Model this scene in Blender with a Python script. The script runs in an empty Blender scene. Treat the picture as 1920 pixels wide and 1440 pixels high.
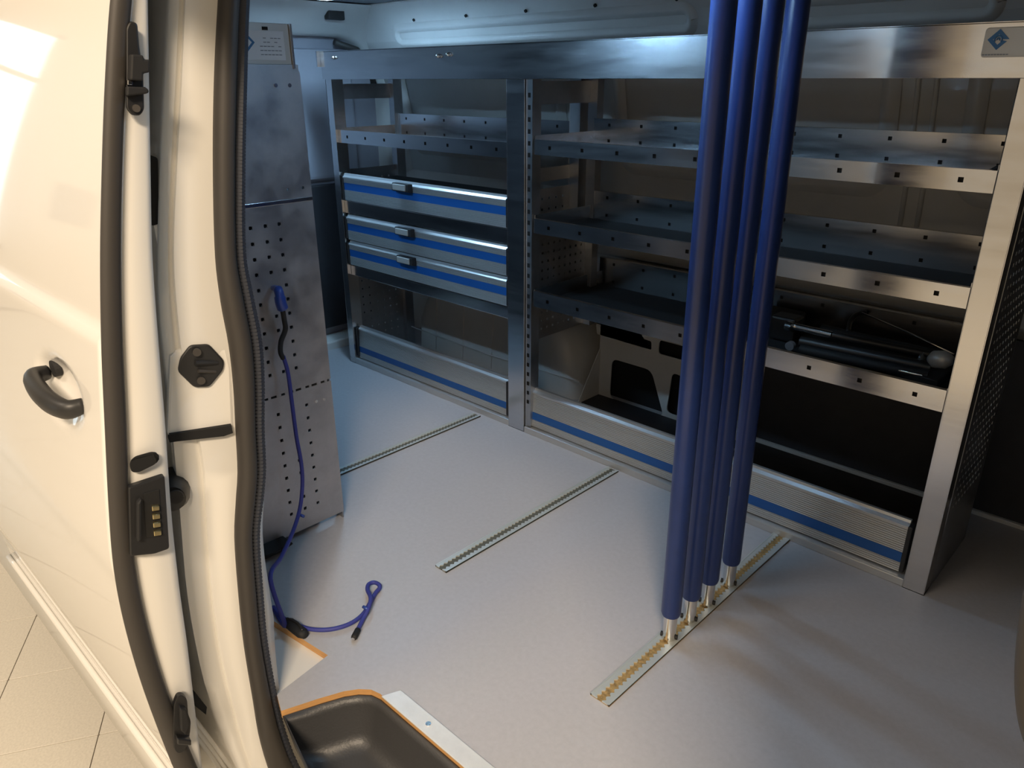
import bpy, bmesh, math, random
from mathutils import Vector, Matrix
random.seed(7)
sc = bpy.context.scene
COL = sc.collection

# ---------------------------------------------------------------- camera
FPX, PITCH, YAW, ROLL, EYE = 1416.6, .38575, .7664, -.0036, 1.05
_fw = Vector((-math.sin(YAW)*math.cos(PITCH), math.cos(YAW)*math.cos(PITCH), -math.sin(PITCH)))
_rt = Vector((math.cos(YAW), math.sin(YAW), 0)); _up = _rt.cross(_fw)
RT = _rt*math.cos(ROLL)+_up*math.sin(ROLL); UP = _up*math.cos(ROLL)-_rt*math.sin(ROLL); FW = _fw
CAM = Vector((0, 0, EYE))
cd = bpy.data.cameras.new('camera'); cam = bpy.data.objects.new('camera', cd); COL.objects.link(cam)
cd.sensor_width = 36; cd.lens = FPX/1920*36; cd.clip_start = .02
cam.matrix_world = Matrix(((RT.x, UP.x, -FW.x, 0), (RT.y, UP.y, -FW.y, 0), (RT.z, UP.z, -FW.z, EYE), (0, 0, 0, 1)))
sc.camera = cam

# ---------------------------------------------------------------- world, lights, exposure
w = bpy.data.worlds.new('showroom_air'); sc.world = w; w.use_nodes = True
w.node_tree.nodes['Background'].inputs[0].default_value = (1.0, .83, .62, 1)
w.node_tree.nodes['Background'].inputs[1].default_value = .6
sc.view_settings.view_transform = 'Standard'; sc.view_settings.look = 'None'
sc.view_settings.exposure = 0.06; sc.view_settings.gamma = 1.0
sc.view_settings.use_curve_mapping = False
sc.cycles.use_denoising = True
sc.cycles.max_bounces = 10; sc.cycles.diffuse_bounces = 5; sc.cycles.glossy_bounces = 5

def area(name, loc, target, sx, sy, power, col):
    l = bpy.data.lights.new(name, 'AREA'); l.shape = 'RECTANGLE'; l.size = sx; l.size_y = sy
    l.energy = power; l.color = col
    o = bpy.data.objects.new(name, l); COL.objects.link(o); o.location = loc
    o.rotation_euler = (Vector(target)-Vector(loc)).to_track_quat('-Z', 'Y').to_euler()
    return o
# showroom ceiling light outside the open side door, plus one added lamp
area('outside_warm_light', (-1.5, -2.5, 4.0), (-.8, 1.0, 0), 1.3, .6, 55, (1.0, .83, .66))
area('outside_warm_light', (2.3, -2.5, 4.0), (-1, .5, .4), 1.4, .6, 300, (1.0, .80, .58))  # added lamp from the front side, brightens the jamb and door edge

# ---------------------------------------------------------------- maths helpers
def ray(u, v):
    return RT*((u-960)/FPX) - UP*((v-720)/FPX) + FW
def at(u, v, x=None, y=None, z=None):
    d = ray(u, v)
    if x is not None: t = x/d.x
    elif y is not None: t = y/d.y
    else: t = (z-EYE)/d.z
    return CAM + d*t
def interp(pts, t):
    if t <= pts[0][0]:
        a, b = pts[0], pts[1]
    elif t >= pts[-1][0]:
        a, b = pts[-2], pts[-1]
    else:
        for a, b in zip(pts, pts[1:]):
            if a[0] <= t <= b[0]: break
    return a[1]+(b[1]-a[1])*(t-a[0])/(b[0]-a[0])
def catmull(pts, n):
    P = [Vector(p) for p in pts]; P = [P[0]*2-P[1]]+P+[P[-1]*2-P[-2]]; out = []
    for i in range(1, len(P)-2):
        for k in range(n):
            t = k/n; a, b, c, d = P[i-1], P[i], P[i+1], P[i+2]
            out.append(.5*((2*b)+(c-a)*t+(2*a-5*b+4*c-d)*t*t+(3*b-a-3*c+d)*t**3))
    out.append(P[-2]); return out
def sspline(pts, t):
    """smooth 1-D interpolation of sorted (t, value) pairs"""
    n = len(pts)
    if t <= pts[0][0] or t >= pts[-1][0]: return interp(pts, t)
    for i in range(n-1):
        if pts[i][0] <= t <= pts[i+1][0]: break
    def m(j):
        a = pts[max(j-1, 0)]; b = pts[min(j+1, n-1)]
        return (b[1]-a[1])/(b[0]-a[0])
    h = pts[i+1][0]-pts[i][0]; s = (t-pts[i][0])/h
    return ((2*s**3-3*s*s+1)*pts[i][1]+(s**3-2*s*s+s)*h*m(i)+(-2*s**3+3*s*s)*pts[i+1][1]+(s**3-s*s)*h*m(i+1))

# ---------------------------------------------------------------- mesh helper
class MB:
    def __init__(s): s.v = []; s.f = []; s.m = []
    def add(s, vs, fs, mi=0):
        o = len(s.v); s.v += [tuple(v) for v in vs]
        for f in fs: s.f.append([i+o for i in f]); s.m.append(mi)
        return s
    def box(s, x0, x1, y0, y1, z0, z1, mi=0):
        vs = [(x, y, z) for x in (x0, x1) for y in (y0, y1) for z in (z0, z1)]
        return s.add(vs, [(0,1,3,2),(4,6,7,5),(0,4,5,1),(2,3,7,6),(0,2,6,4),(1,5,7,3)], mi)
    def prism(s, pts, off, mi=0, side=None):
        n = len(pts); off = Vector(off)
        vs = [Vector(p) for p in pts]+[Vector(p)+off for p in pts]
        s.add(vs, [list(range(n))[::-1], list(range(n, 2*n))], mi)
        o = len(s.v)-2*n
        for i in range(n):
            j = (i+1) % n; s.f.append([o+i, o+j, o+n+j, o+n+i]); s.m.append(mi if side is None else side)
        return s
    def loft(s, rings, closed=True, cap=False, mi=0):
        n = len(rings[0]); o = len(s.v)
        for r in rings: s.v += [tuple(p) for p in r]
        for k in range(len(rings)-1):
            for i in range(n if closed else n-1):
                j = (i+1) % n
                s.f.append([o+k*n+i, o+k*n+j, o+(k+1)*n+j, o+(k+1)*n+i]); s.m.append(mi)
        if cap:
            s.f.append([o+i for i in range(n)][::-1]); s.m.append(mi)
            b = o+(len(rings)-1)*n; s.f.append([b+i for i in range(n)]); s.m.append(mi)
        return s
    def tube(s, path, r, n=10, mi=0, flat=1.0, ref=(0, 0, 1), cap=True):
        P = [Vector(p) for p in path]; rings = []; ref = Vector(ref); prev = None
        for i, p in enumerate(P):
            t = (P[min(i+1, len(P)-1)]-P[max(i-1, 0)]).normalized()
            a = prev if prev is not None else ref
            a = a - t*a.dot(t)
            if a.length < 1e-4: a = Vector((1, .1, 0)) - t*t.dot(Vector((1, .1, 0)))
            a.normalize(); prev = a; b = t.cross(a)
            rr = r[i] if isinstance(r, (list, tuple)) else r
            rings.append([p+a*math.cos(2*math.pi*k/n)*rr*flat+b*math.sin(2*math.pi*k/n)*rr for k in range(n)])
        return s.loft(rings, True, cap, mi)
    def cyl(s, a, b, r, n=20, mi=0): return s.tube([a, b], r, n, mi)
    def sheet(s, O, U, V, Wd, Hd, holes, hs, mi=0, octa=False):
        """flat sheet O + u*U + v*V with real square holes (centres, size hs)"""
        O, U, V = Vector(O), Vector(U), Vector(V)
        us = sorted({0.0, Wd} | {round(a+d, 5) for a, b in holes for d in (-hs/2, hs/2)})
        vs = sorted({0.0, Hd} | {round(b+d, 5) for a, b in holes for d in (-hs/2, hs/2)})
        us = [u for u in us if -1e-6 <= u <= Wd+1e-6]; vs = [v for v in vs if -1e-6 <= v <= Hd+1e-6]
        nu = len(us); o = len(s.v)
        for v in vs:
            for u in us: s.v.append(tuple(O+U*u+V*v))
        for j in range(len(vs)-1):
            for i in range(nu-1):
                cu, cv = (us[i]+us[i+1])/2, (vs[j]+vs[j+1])/2
                q = [o+j*nu+i, o+j*nu+i+1, o+(j+1)*nu+i+1, o+(j+1)*nu+i]
                if any(abs(cu-a) < hs/2-1e-6 and abs(cv-b) < hs/2-1e-6 for a, b in holes):
                    if octa and us[i+1]-us[i] > hs*.98 and vs[j+1]-vs[j] > hs*.98:
                        c = .29*hs; P = [Vector(s.v[k]) for k in q]
                        for k in range(4):
                            p = P[k]; n1 = (P[(k+1) % 4]-p).normalized()*c; n0 = (P[k-1]-p).normalized()*c
                            s.add([p, p+n1, p+n0], [(0, 1, 2)], mi)
                    continue
                s.f.append(q); s.m.append(mi)
        return s
    def build(s, name, mats, parent=None, smooth=False, bevel=0, solid=0, seg=2, auto=None):
        me = bpy.data.meshes.new(name); me.from_pydata(s.v, [], s.f)
        if not isinstance(mats, (list, tuple)): mats = [mats]
        for m in mats: me.materials.append(m)
        for p, mi in zip(me.polygons, s.m): p.material_index = mi; p.use_smooth = smooth
        bm = bmesh.new(); bm.from_mesh(me)
        bmesh.ops.remove_doubles(bm, verts=bm.verts, dist=1e-5)
        bmesh.ops.recalc_face_normals(bm, faces=bm.faces); bm.to_mesh(me); bm.free()
        o = bpy.data.objects.new(name, me); COL.objects.link(o); o.parent = parent
        if solid:
            md = o.modifiers.new('thick', 'SOLIDIFY'); md.thickness = abs(solid); md.offset = -1 if solid > 0 else 1
        if bevel:
            md = o.modifiers.new('edge', 'BEVEL'); md.width = bevel; md.segments = seg; md.limit_method = 'ANGLE'
            md.angle_limit = math.radians(40); md.harden_normals = False
        if smooth and auto:
            me.set_sharp_from_angle(angle=math.radians(auto))
        return o
def tag(o, label=None, cat=None, group=None, kind=None):
    if label: o['label'] = label
    if cat: o['category'] = cat
    if group: o['group'] = group
    if kind: o['kind'] = kind
    return o
def empty(name, loc=(0, 0, 0)):
    o = bpy.data.objects.new(name, None); COL.objects.link(o); o.location = loc; o.empty_display_size = .05
    return o
def rrect(u0, u1, v0, v1, r, n=6):
    out = []
    for cx, cy, a0 in ((u1-r, v0+r, -90), (u1-r, v1-r, 0), (u0+r, v1-r, 90), (u0+r, v0+r, 180)):
        for k in range(n+1):
            a = math.radians(a0+90*k/n); out.append((cx+r*math.cos(a), cy+r*math.sin(a)))
    return out

# ---------------------------------------------------------------- materials
def mat(name, col, rough=.5, metal=0, noise=None, bump=None, coat=0, spec=.5, stretch=(1, 1, 1), rvar=0, emit=None):
    """noise = (scale, amount[, second colour]); bump = (scale, strength)"""
    m = bpy.data.materials.new(name); m.use_nodes = True; nt = m.node_tree; b = nt.nodes['Principled BSDF']
    b.inputs['Base Color'].default_value = (*col, 1); b.inputs['Roughness'].default_value = rough
    b.inputs['Metallic'].default_value = metal; b.inputs['Coat Weight'].default_value = coat
    b.inputs['Coat Roughness'].default_value = .04; b.inputs['Specular IOR Level'].default_value = spec
    tc = nt.nodes.new('ShaderNodeTexCoord'); mp = nt.nodes.new('ShaderNodeMapping'); mp.inputs['Scale'].default_value = stretch
    nt.links.new(tc.outputs['Object'], mp.inputs[0])
    if noise:
        n = nt.nodes.new('ShaderNodeTexNoise'); n.inputs['Scale'].default_value = noise[0]; n.inputs['Detail'].default_value = 6
        n.inputs['Roughness'].default_value = .65
        nt.links.new(mp.outputs[0], n.inputs['Vector'])
        r = nt.nodes.new('ShaderNodeValToRGB'); a = noise[1]
        c2 = noise[2] if len(noise) > 2 else tuple(min(1, c*(1+a)) for c in col)
        r.color_ramp.elements[0].position = .3; r.color_ramp.elements[1].position = .7
        r.color_ramp.elements[0].color = (*[c*(1-a) for c in col], 1); r.color_ramp.elements[1].color = (*c2, 1)
        nt.links.new(n.outputs['Fac'], r.inputs[0]); nt.links.new(r.outputs[0], b.inputs['Base Color'])
        if rvar:
            mr = nt.nodes.new('ShaderNodeMapRange'); mr.inputs[3].default_value = rough-rvar; mr.inputs[4].default_value = rough+rvar
            mr.inputs[1].default_value = .3; mr.inputs[2].default_value = .7
            nt.links.new(n.outputs['Fac'], mr.inputs[0]); nt.links.new(mr.outputs[0], b.inputs['Roughness'])
    if bump:
        n2 = nt.nodes.new('ShaderNodeTexNoise'); n2.inputs['Scale'].default_value = bump[0]; n2.inputs['Detail'].default_value = 4
        nt.links.new(mp.outputs[0], n2.inputs['Vector'])
        bp = nt.nodes.new('ShaderNodeBump'); bp.inputs['Strength'].default_value = bump[1]; bp.inputs['Distance'].default_value = .002
        nt.links.new(n2.outputs['Fac'], bp.inputs['Height']); nt.links.new(bp.outputs[0], b.inputs['Normal'])
    if emit:
        b.inputs['Emission Color'].default_value = (*emit[0], 1); b.inputs['Emission Strength'].default_value = emit[1]
    return m
M = dict(
    paint=mat('white_van_paint', (.80, .78, .74), .32, coat=1.0),
    jamb=mat('white_jamb_paint', (.80, .78, .73), .42, coat=.35),
    inner=mat('white_primer_paint', (.66, .65, .62), .5, coat=.15, noise=(7, .05)),
    rubber=mat('black_rubber', (.045, .04, .036), .55, bump=(60, .05)),
    rubber_rib=mat('ribbed_rubber', (.03, .035, .05), .5),
    black=mat('black_plastic', (.018, .018, .019), .42),
    matte_black=mat('matt_black', (.012, .012, .013), .7),
    tub=mat('step_tub_plastic', (.05, .05, .052), .42, bump=(220, .25)),
    floor=mat('grey_floor_vinyl', (.46, .455, .475), .42, noise=(90, .05), bump=(500, .05), spec=.4),
    ply=mat('plywood_edge', (.62, .34, .13), .6, noise=(40, .15), stretch=(1, 1, 12)),
    alu=mat('brushed_aluminium', (.60, .60, .61), .22, 1, noise=(4, .05), rvar=.05, stretch=(1.5, 4, 12)),
    alu_ridge=mat('anodised_aluminium', (.56, .57, .57), .36, .6, noise=(20, .05), stretch=(.5, 8, 8)),
    galv=mat('galvanised_sheet', (.45, .46, .48), .42, 1, noise=(9, .18), rvar=.10, bump=(40, .05)),
    galv_panel=mat('galvanised_panel', (.44, .44, .46), .48, .85, noise=(14, .16), rvar=.12, bump=(30, .05)),
    rail=mat('rail_aluminium', (.56, .60, .59), .38, .35), rail_bed=mat('rail_groove', (.10, .10, .08), .7), rail_gold=mat('rail_groove_brass', (.46, .30, .12), .5, .4, noise=(120, .5)),
    strip=mat('pale_edge_strip', (.70, .72, .72), .4, .15, noise=(30, .06)),
    chrome=mat('bright_steel', (.75, .73, .70), .2, 1),
    gold=mat('gold_contact', (.75, .62, .32), .35, 1),
    blue=mat('blue_strip', (.012, .10, .36), .4),
    blue_tube=mat('blue_foam_tube', (.014, .034, .15), .36, noise=(30, .08), bump=(300, .08)),
    cord=mat('blue_cord', (.040, .048, .27), .55, bump=(700, .3)),
    blue_hook=mat('blue_plastic', (.03, .07, .33), .3),
    liner=mat('grey_headliner', (.16, .17, .18), .8, noise=(200, .05)),
    board=mat('charcoal_board', (.035, .035, .04), .6, noise=(12, .15)),
    lav=mat('pale_door_card', (.34, .34, .38), .5, noise=(8, .04)),
    dark_mat=mat('black_mat', (.015, .015, .016), .75, bump=(400, .2)),
    bin_mat=mat('dark_brown_mat', (.035, .026, .022), .6, noise=(12, .4)),
    wheel=mat('grey_plastic_wheel', (.16, .16, .17), .5),
    label=mat('white_sticker', (.62, .66, .70), .4),
    ink=mat('blue_ink', (.03, .14, .32), .5), grey_ink=mat('grey_ink', (.20, .22, .26), .5),
    plate=mat('silver_plate', (.50, .49, .46), .4, .3),
    tile=mat('speckled_tile', (.66, .62, .54), .28, noise=(160, .10), bump=(200, .03)),
    grout=mat('dark_grout', (.16, .14, .12), .8),
    wallp=mat('showroom_wall_paint', (.75, .70, .62), .7),
    lamp=mat('led_lens', (1, 1, 1), .5, emit=((.62, .82, 1.0), 9)),
    daylight=mat('daylight_window', (1, 1, 1), .5, emit=((.62, .85, 1.0), 1.7)),
    hole=mat('dark_cavity', (.01, .01, .01), .9),
)

# ================================================================ THE SETTING
# ---- van load floor: vinyl on plywood with cut-outs for pillar foot and step well
step_edge = [at(527, 1333, z=0), at(600, 1309, z=0), at(645, 1296, z=0), at(672, 1292, z=0), at(696, 1293, z=0), at(716, 1300, z=0)]
YS = .604
foot = [(-1.25, .40, 0), (-1.25, .572, 0), (-1.076, .594, 0), tuple(at(519, 1302, z=0))]
outline = [(-2.62, .40, 0)]+foot+[(p.x, min(p.y, YS), 0) for p in step_edge]+[(.30, YS, 0), (.34, .42, 0), (.60, .42, 0), (.60, 2.07, 0), (-2.62, 2.07, 0)]
fl = MB().prism([(x, y, 0) for x, y, z in outline], (0, 0, -.016), 0, 1).build('floor', [M['floor'], M['ply']])
tag(fl, kind='structure')
sf = MB().box(-1.30, -1.066, .47, .64, -.04, -.0165).build('trim_1', M['jamb'], bevel=.003); tag(sf, kind='structure')
# ---- step well tub
r0 = [at(590, 1475, z=0)]+[Vector((p.x, min(p.y, YS), 0)) for p in step_edge]+[Vector((.28, YS, 0)), Vector((.30, .36, 0))]
cen = Vector((-.4, .47, 0))
def inset(pts, d, z):
    out = []
    n = len(pts)
    for i in range(n):
        a, b, c = pts[i-1], pts[i], pts[(i+1) % n]
        t1 = (b-a).normalized(); t2 = (c-b).normalized(); nn = Vector((-(t1+t2).y, (t1+t2).x, 0)).normalized()
        if nn.dot(cen-b) < 0: nn = -nn
        out.append(b+nn*d+Vector((0, 0, z)))
    return out
tb = MB().loft([inset(r0, 0.001, -.012), inset(r0, .006, -.03), inset(r0, .018, -.085), inset(r0, .028, -.104), inset(r0, .052, -.112)])
tb.f.append(list(range(len(tb.v)-len(r0), len(tb.v)))); tb.m.append(0)
tub = tb.build('step_well', M['tub'], smooth=True, solid=.004, auto=55); tag(tub, kind='structure')
for i in range(6):   # tread pattern on the tub bottom
    y = .52-.028*i
    MB().loft([[Vector((a, b, -.112)) for a, b in rrect(-.80+.02*i, .2, y-.008, y+.008, .007, 3)],
               [Vector((a, b, -.108)) for a, b in rrect(-.797+.02*i, .197, y-.005, y+.005, .004, 3)]], cap=True).build('tread_rib', M['tub'], tub)
ts = MB().prism([(-.912, .600, .0005), (-.898, .634, .0005), (.30, .634, .0005), (.30, .600, .0005)], (0, 0, .003)).build('trim_2', M['strip'], bevel=.001)
tag(ts, kind='structure')
for i in range(5):
    x = -.80+.22*i; MB().cyl((x, .617, .003), (x, .617, .005), .005, 12).build('screw', M['chrome'], ts)

# ---- ceiling and roof bows
ce = MB().box(-2.70, .62, .44, 2.10, 1.30, 1.34).build('ceiling', M['liner']); tag(ce, kind='structure')
# ---- far side wall (body in white): outer skin, pressings, belt rail, wheel arch, lower frame with cavities
fw = empty('wall_far', (0, 2.05, 0)); tag(fw, kind='structure'); F = fw
def far(mb, name, m, **k):
    o = mb.build(name, m, None, **k); o.parent = F; o.matrix_parent_inverse = Matrix.Translation((0, -2.05, 0)); return o
prof = [(0, 2.09), (.45, 2.09), (.62, 2.075), (.8, 2.06), (1.0, 2.02), (1.12, 1.985), (1.24, 1.95), (1.31, 1.90)]
skin = MB()
xs = [-2.68, -2.0, -1.4, -.8, -.2, .62]
skin.loft([[Vector((x, y, z)) for z, y in prof] for x in xs], closed=False)
far(skin, 'outer_skin', M['inner'], smooth=True, solid=-.01)
def fy(z): return interp(prof, z)
def pressing(x0, x1, z0, z1, r, d):
    o0 = rrect(x0, x1, z0, z1, r); o1 = rrect(x0+.018, x1-.018, z0+.018, z1-.018, r*.75); o2 = rrect(x0+.03, x1-.03, z0+.03, z1-.03, r*.7)
    mb = MB().loft([[Vector((a, fy(b)-.001, b)) for a, b in o0], [Vector((a, fy(b)-d, b)) for a, b in o1], [Vector((a, fy(b)-d, b)) for a, b in o2],
                    [Vector((a, fy(b)-.002, b)) for a, b in rrect(x0+.045, x1-.045, z0+.045, z1-.045, r*.6)]])
    far(mb, 'window_pressing', M['inner'], smooth=True, auto=50)
pressing(-1.50, -.66, .76, 1.12, .07, .016); pressing(-.52, .30, .76, 1.12, .07, .016); pressing(-2.55, -1.70, .76, 1.12, .07, .016)
for x in (-.625, -.585, -1.655, -1.615):
    far(MB().tube([(x, fy(z)-.002, z) for z in (.70, .8, .9, 1.0, 1.12)], .006, 8), 'pillar_bead', M['inner'], smooth=True)
# belt rail
far(MB().prism([(-2.68, 2.085, .48), (-2.68, 2.03, .50), (-2.68, 2.02, .55), (-2.68, 2.03, .66), (-2.68, 2.075, .70)], (3.28, 0, 0)), 'belt_rail', M['inner'], bevel=.006)
# roof side rail with long embossed bead
far(MB().prism([(-2.68, 1.99, 1.12), (-2.68, 1.955, 1.135), (-2.68, 1.93, 1.175), (-2.68, 1.915, 1.215), (-2.68, 1.885, 1.26), (-2.68, 1.86, 1.30), (-2.68, 2.02, 1.30), (-2.68, 2.04, 1.14)], (3.28, 0, 0)), 'roof_rail', M['inner'], bevel=.008)
def bead(x0, x1):
    n = Vector((0, -.95, .33)); z0, z1 = 1.150, 1.232
    def P(a, b, d):
        y = interp([(1.135, 1.955), (1.175, 1.93), (1.215, 1.915), (1.26, 1.885)], b)
        return Vector((a, y, b))-Vector((0, .95, .30))*d
    mb = MB()
    mb.loft([[P(a, b, .0) for a, b in rrect(x0, x1, z0, z1, .04)], [P(a, b, .013) for a, b in rrect(x0+.012, x1-.012, z0+.012, z1-.012, .030)],
             [P(a, b, .013) for a, b in rrect(x0+.022, x1-.022, z0+.020, z1-.020, .022)], [P(a, b, .001) for a, b in rrect(x0+.032, x1-.032, z0+.030, z1-.030, .011)]])
    far(mb, 'rail_bead', M['inner'], smooth=True, auto=60)
    k = 0
    x = x0+.15
    while x < x1-.05:
        p = P(x, 1.240, .002); far(MB().cyl(p, p+Vector((0, -.004, -.002)), .005, 10), 'rail_hole', M['hole']); x += .27
bead(-2.45, -1.17); bead(-1.05, -.46); bead(-.36, .30)
# dark trim inside rear wheel arch, arch itself
arch = MB(); rings = []
for k in range(13):
    a = math.pi*k/12; rings.append((math.cos(a), math.sin(a)))
cx, hx, hz = -1.945, .425, .335
def aring(y, s, zs): return [Vector((cx-hx*s*(abs(c)**.75)*(1 if c > 0 else -1), y, hz*zs*sn**.62)) for c, sn in rings]
arch.loft([aring(2.10, 1.0, 1.0), aring(1.97, 1.0, 1.0), aring(1.915, .985, .975), aring(1.89, .94, .92), aring(1.885, .86, .82), aring(1.885, .0, .0)], closed=False)
far(arch, 'wheel_arch', M['inner'], smooth=True, auto=50)
for k in range(4):
    a = cx-.30+.16*k; far(MB().tube([(a, 1.886, .02), (a+.01, 1.882, .14), (a+.02, 1.884, .25)], .0025, 8), 'arch_bead', M['inner'], smooth=True)
far(MB().tube([(cx-.45, 1.885, .085), (cx, 1.880, .075), (cx+.45, 1.885, .085)], .0025, 8), 'arch_seam', M['inner'], smooth=True)
# lower inner frame with cavities
def ring_plate(outer, holes, y, d, name, m):
    bm = bmesh.new(); vs = [bm.verts.new((a, y, b)) for a, b in outer]; edges = [bm.edges.new((vs[i], vs[(i+1) % len(vs)])) for i in range(len(vs))]
    for h in holes:
        hv = [bm.verts.new((a, y, b)) for a, b in h]; edges += [bm.edges.new((hv[i], hv[(i+1) % len(hv)])) for i in range(len(hv))]
    bmesh.ops.triangle_fill(bm, use_beauty=True, edges=edges)
    me = bpy.data.meshes.new(name); bm.to_mesh(me); bm.free(); me.materials.append(m)
    o = bpy.data.objects.new(name, me); COL.objects.link(o); md = o.modifiers.new('thick', 'SOLIDIFY'); md.thickness = d; md.offset = 0
    o.parent = F; o.matrix_parent_inverse = Matrix.Translation((0, -2.05, 0)); return o
def rpoly(pts, r, n=4):
    out = []; N = len(pts)
    for i in range(N):
        p = Vector(pts[i]); a = (Vector(pts[i-1])-p).normalized(); b = (Vector(pts[(i+1) % N])-p).normalized()
        s, e = p+a*r, p+b*r
        for k in range(n+1):
            t = k/n; out.append(tuple(s*(1-t)**2+p*2*t*(1-t)+e*t*t))
    return out
Yf = 2.0
def fp(u, v): q = at(u, v, y=Yf); return (q.x, q.z)
h1 = rpoly([fp(1148, 672), fp(1222, 694), fp(1245, 782), fp(1143, 746)], .026)
h2 = rpoly([(-1.205, .165), (-1.02, .14), (-1.02, .02), (-1.215, .02)], .02)
h3 = rpoly([fp(1118, 606), fp(1222, 640), fp(1222, 656), fp(1120, 626)], .006)
h4 = rpoly([(-1.262, .262), (-1.02, .262), (-1.02, .215), (-1.262, .215)], .012)
ring_plate([(-1.50, -.02), (-.94, -.02), (-.94, .47), (-1.50, .47)], [h1, h2, h3, h4], Yf, .004, 'lower_frame', M['inner'])
far(MB().box(-1.50, -.94, 2.03, 2.08, 0, .46), 'frame_cavity', M['hole'])
far(MB().prism([(-1.50, 2.0, 0), (-1.50, 1.88, 0), (-1.50, 2.0, .18)], (.004, 0, 0)), 'gusset', M['inner'])
far(MB().box(-1.50, -.94, 1.90, 2.0, 0, .004), 'frame_foot', M['board'])
# charcoal lining board and pale base trim
far(MB().box(-.94, .60, 2.045, 2.06, .012, .47), 'lining_board', M['board'], bevel=.002)
far(MB().box(-.27, .60, 2.01, 2.03, .47, 1.12), 'lining_board', M['board'], bevel=.002)
far(MB().box(-.94, .60, 2.035, 2.06, 0, .012), 'base_trim', M['inner'], bevel=.002)

# ---- rear wall: door frame arch, rear door with dark board
rw = empty('wall_rear', (-2.65, 1.25, 0)); tag(rw, kind='structure')
def rear(mb, name, m, **k):
    o = mb.build(name, m, None, **k); o.parent = rw; o.matrix_parent_inverse = Matrix.Translation((2.65, -1.25, 0)); return o
def archpts(y0, y1, z1, r, n=8):
    out = [(y0, -.02)]
    for cxx, a0, a1 in ((y0+r, 180, 90), (y1-r, 90, 0)):
        for k in range(n+1):
            a = math.radians(a0+(a1-a0)*k/n); out.append((cxx+r*math.cos(a), z1-r+r*math.sin(a)))
    out.append((y1, -.02)); return out
rr = []
for x, g, dz in ((-2.50, .10, .10), (-2.545, .085, .075), (-2.60, .055, .04), (-2.64, .015, .01), (-2.655, .0, .0), (-2.70, 0, 0)):
    rr.append([Vector((x, a, b)) for a, b in archpts(.55-g, 2.00+g*.9, 1.195+dz, .20)])
fr = rear(MB().loft(rr, closed=False), 'frame_arch', M['inner'], smooth=True)
lp = at(630, 27, x=-2.545)
rear(MB().box(-2.57, -2.54, lp.y-.035, lp.y+.035, lp.z-.018, lp.z+.018), 'latch_receiver', M['black'], bevel=.004)
rear(MB().box(-2.735, -2.70, .40, 2.12, -.02, 1.32), 'door_skin', M['lav'])
rear(MB().prism([(-2.70, .7, .66), (-2.70, .7, 1.155), (-2.675, .7, 1.15), (-2.675, .7, .68)], (0, 1.18, 0)), 'door_card', M['lav'], bevel=.01)
rear(MB().box(-2.70, -2.67, .65, 1.90, .07, .655), 'door_board', M['board'], bevel=.004)
rear(MB().box(-2.72, -2.60, .45, 2.05, -.01, .035), 'sill', M['jamb'], bevel=.006)
rear(MB().tube([(-2.66, 1.97, 1.02), (-2.66, 1.955, 1.10), (-2.66, 1.90, 1.15), (-2.66, 1.80, 1.175)], .012, 10), 'rear_seal', M['rubber'], smooth=True)
rear(MB().cyl((-2.68, 1.80, .70), (-2.66, 1.80, .70), .02, 14), 'door_plug', M['black'])

# ---- front bulkhead and front part of the near side
bh = MB().box(.60, .63, .30, 2.10, -.02, 1.34).build('wall_front', M['board']); tag(bh, kind='structure')

# ---- near side wall with rear door pillar (painted jamb) and rubber seal of the door opening
nw = empty('wall_near', (-1.1, .45, 0)); tag(nw, kind='structure')
def near(mb, name, m, par=None, **k):
    o = mb.build(name, m, None, **k); o.parent = nw if par is None else par
    o.matrix_parent_inverse = Matrix.Translation((1.1, -.45, 0)); return o
SL = [(-160, 425), (0, 413), (160, 405), (320, 403), (480, 407), (560, 417), (640, 432), (720, 441), (800, 445), (880, 449), (930, 446), (1000, 443), (1120, 452), (1200, 461), (1300, 478), (1370, 491), (1440, 514), (1560, 570)]
SR = [(-160, 474), (0, 463), (160, 458), (320, 455), (480, 457), (560, 471), (640, 486), (720, 491), (800, 491), (880, 494), (930, 490), (1000, 483), (1120, 490), (1200, 497), (1300, 514), (1370, 530), (1440, 556), (1560, 625)]
XS = -1.06
vs_ = [-160+i*20 for i in range(87)]
bulb, rib = [], []
for v in vs_:
    l, r = sspline(SL, v), sspline(SR, v)
    a, b = at(l, v, x=XS), at(r, v, x=XS)
    bulb.append((a*.66+b*.34, (b-a).length*.36)); rib.append((a*.13+b*.87, (b-a).length*.15))
seal = near(MB().tube([p+Vector((.006, -.004, 0)) for p, r in bulb], [r for p, r in bulb], 14, ref=(1, 0, 0)), 'door_seal', M['rubber'], smooth=True)
near(MB().tube([p for p, r in rib], [r*1.25 for p, r in rib], 8, ref=(1, 0, 0)), 'seal_carrier', M['rubber_rib'], smooth=True)
rb = MB()   # fine ribs of the seal carrier
for i in range(len(rib)-1):
    for k in range(3):
        t = (k+.5)/3; p = rib[i][0].lerp(rib[i+1][0], t); r = rib[i][1]*1.4
        d = (rib[i+1][0]-rib[i][0]).normalized()*.0022
        rb.tube([p-d, p+d], r, 6, ref=(1, 0, 0))
near(rb, 'seal_ribs', M['rubber_rib']).__setitem__('kind', 'stuff')
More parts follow.
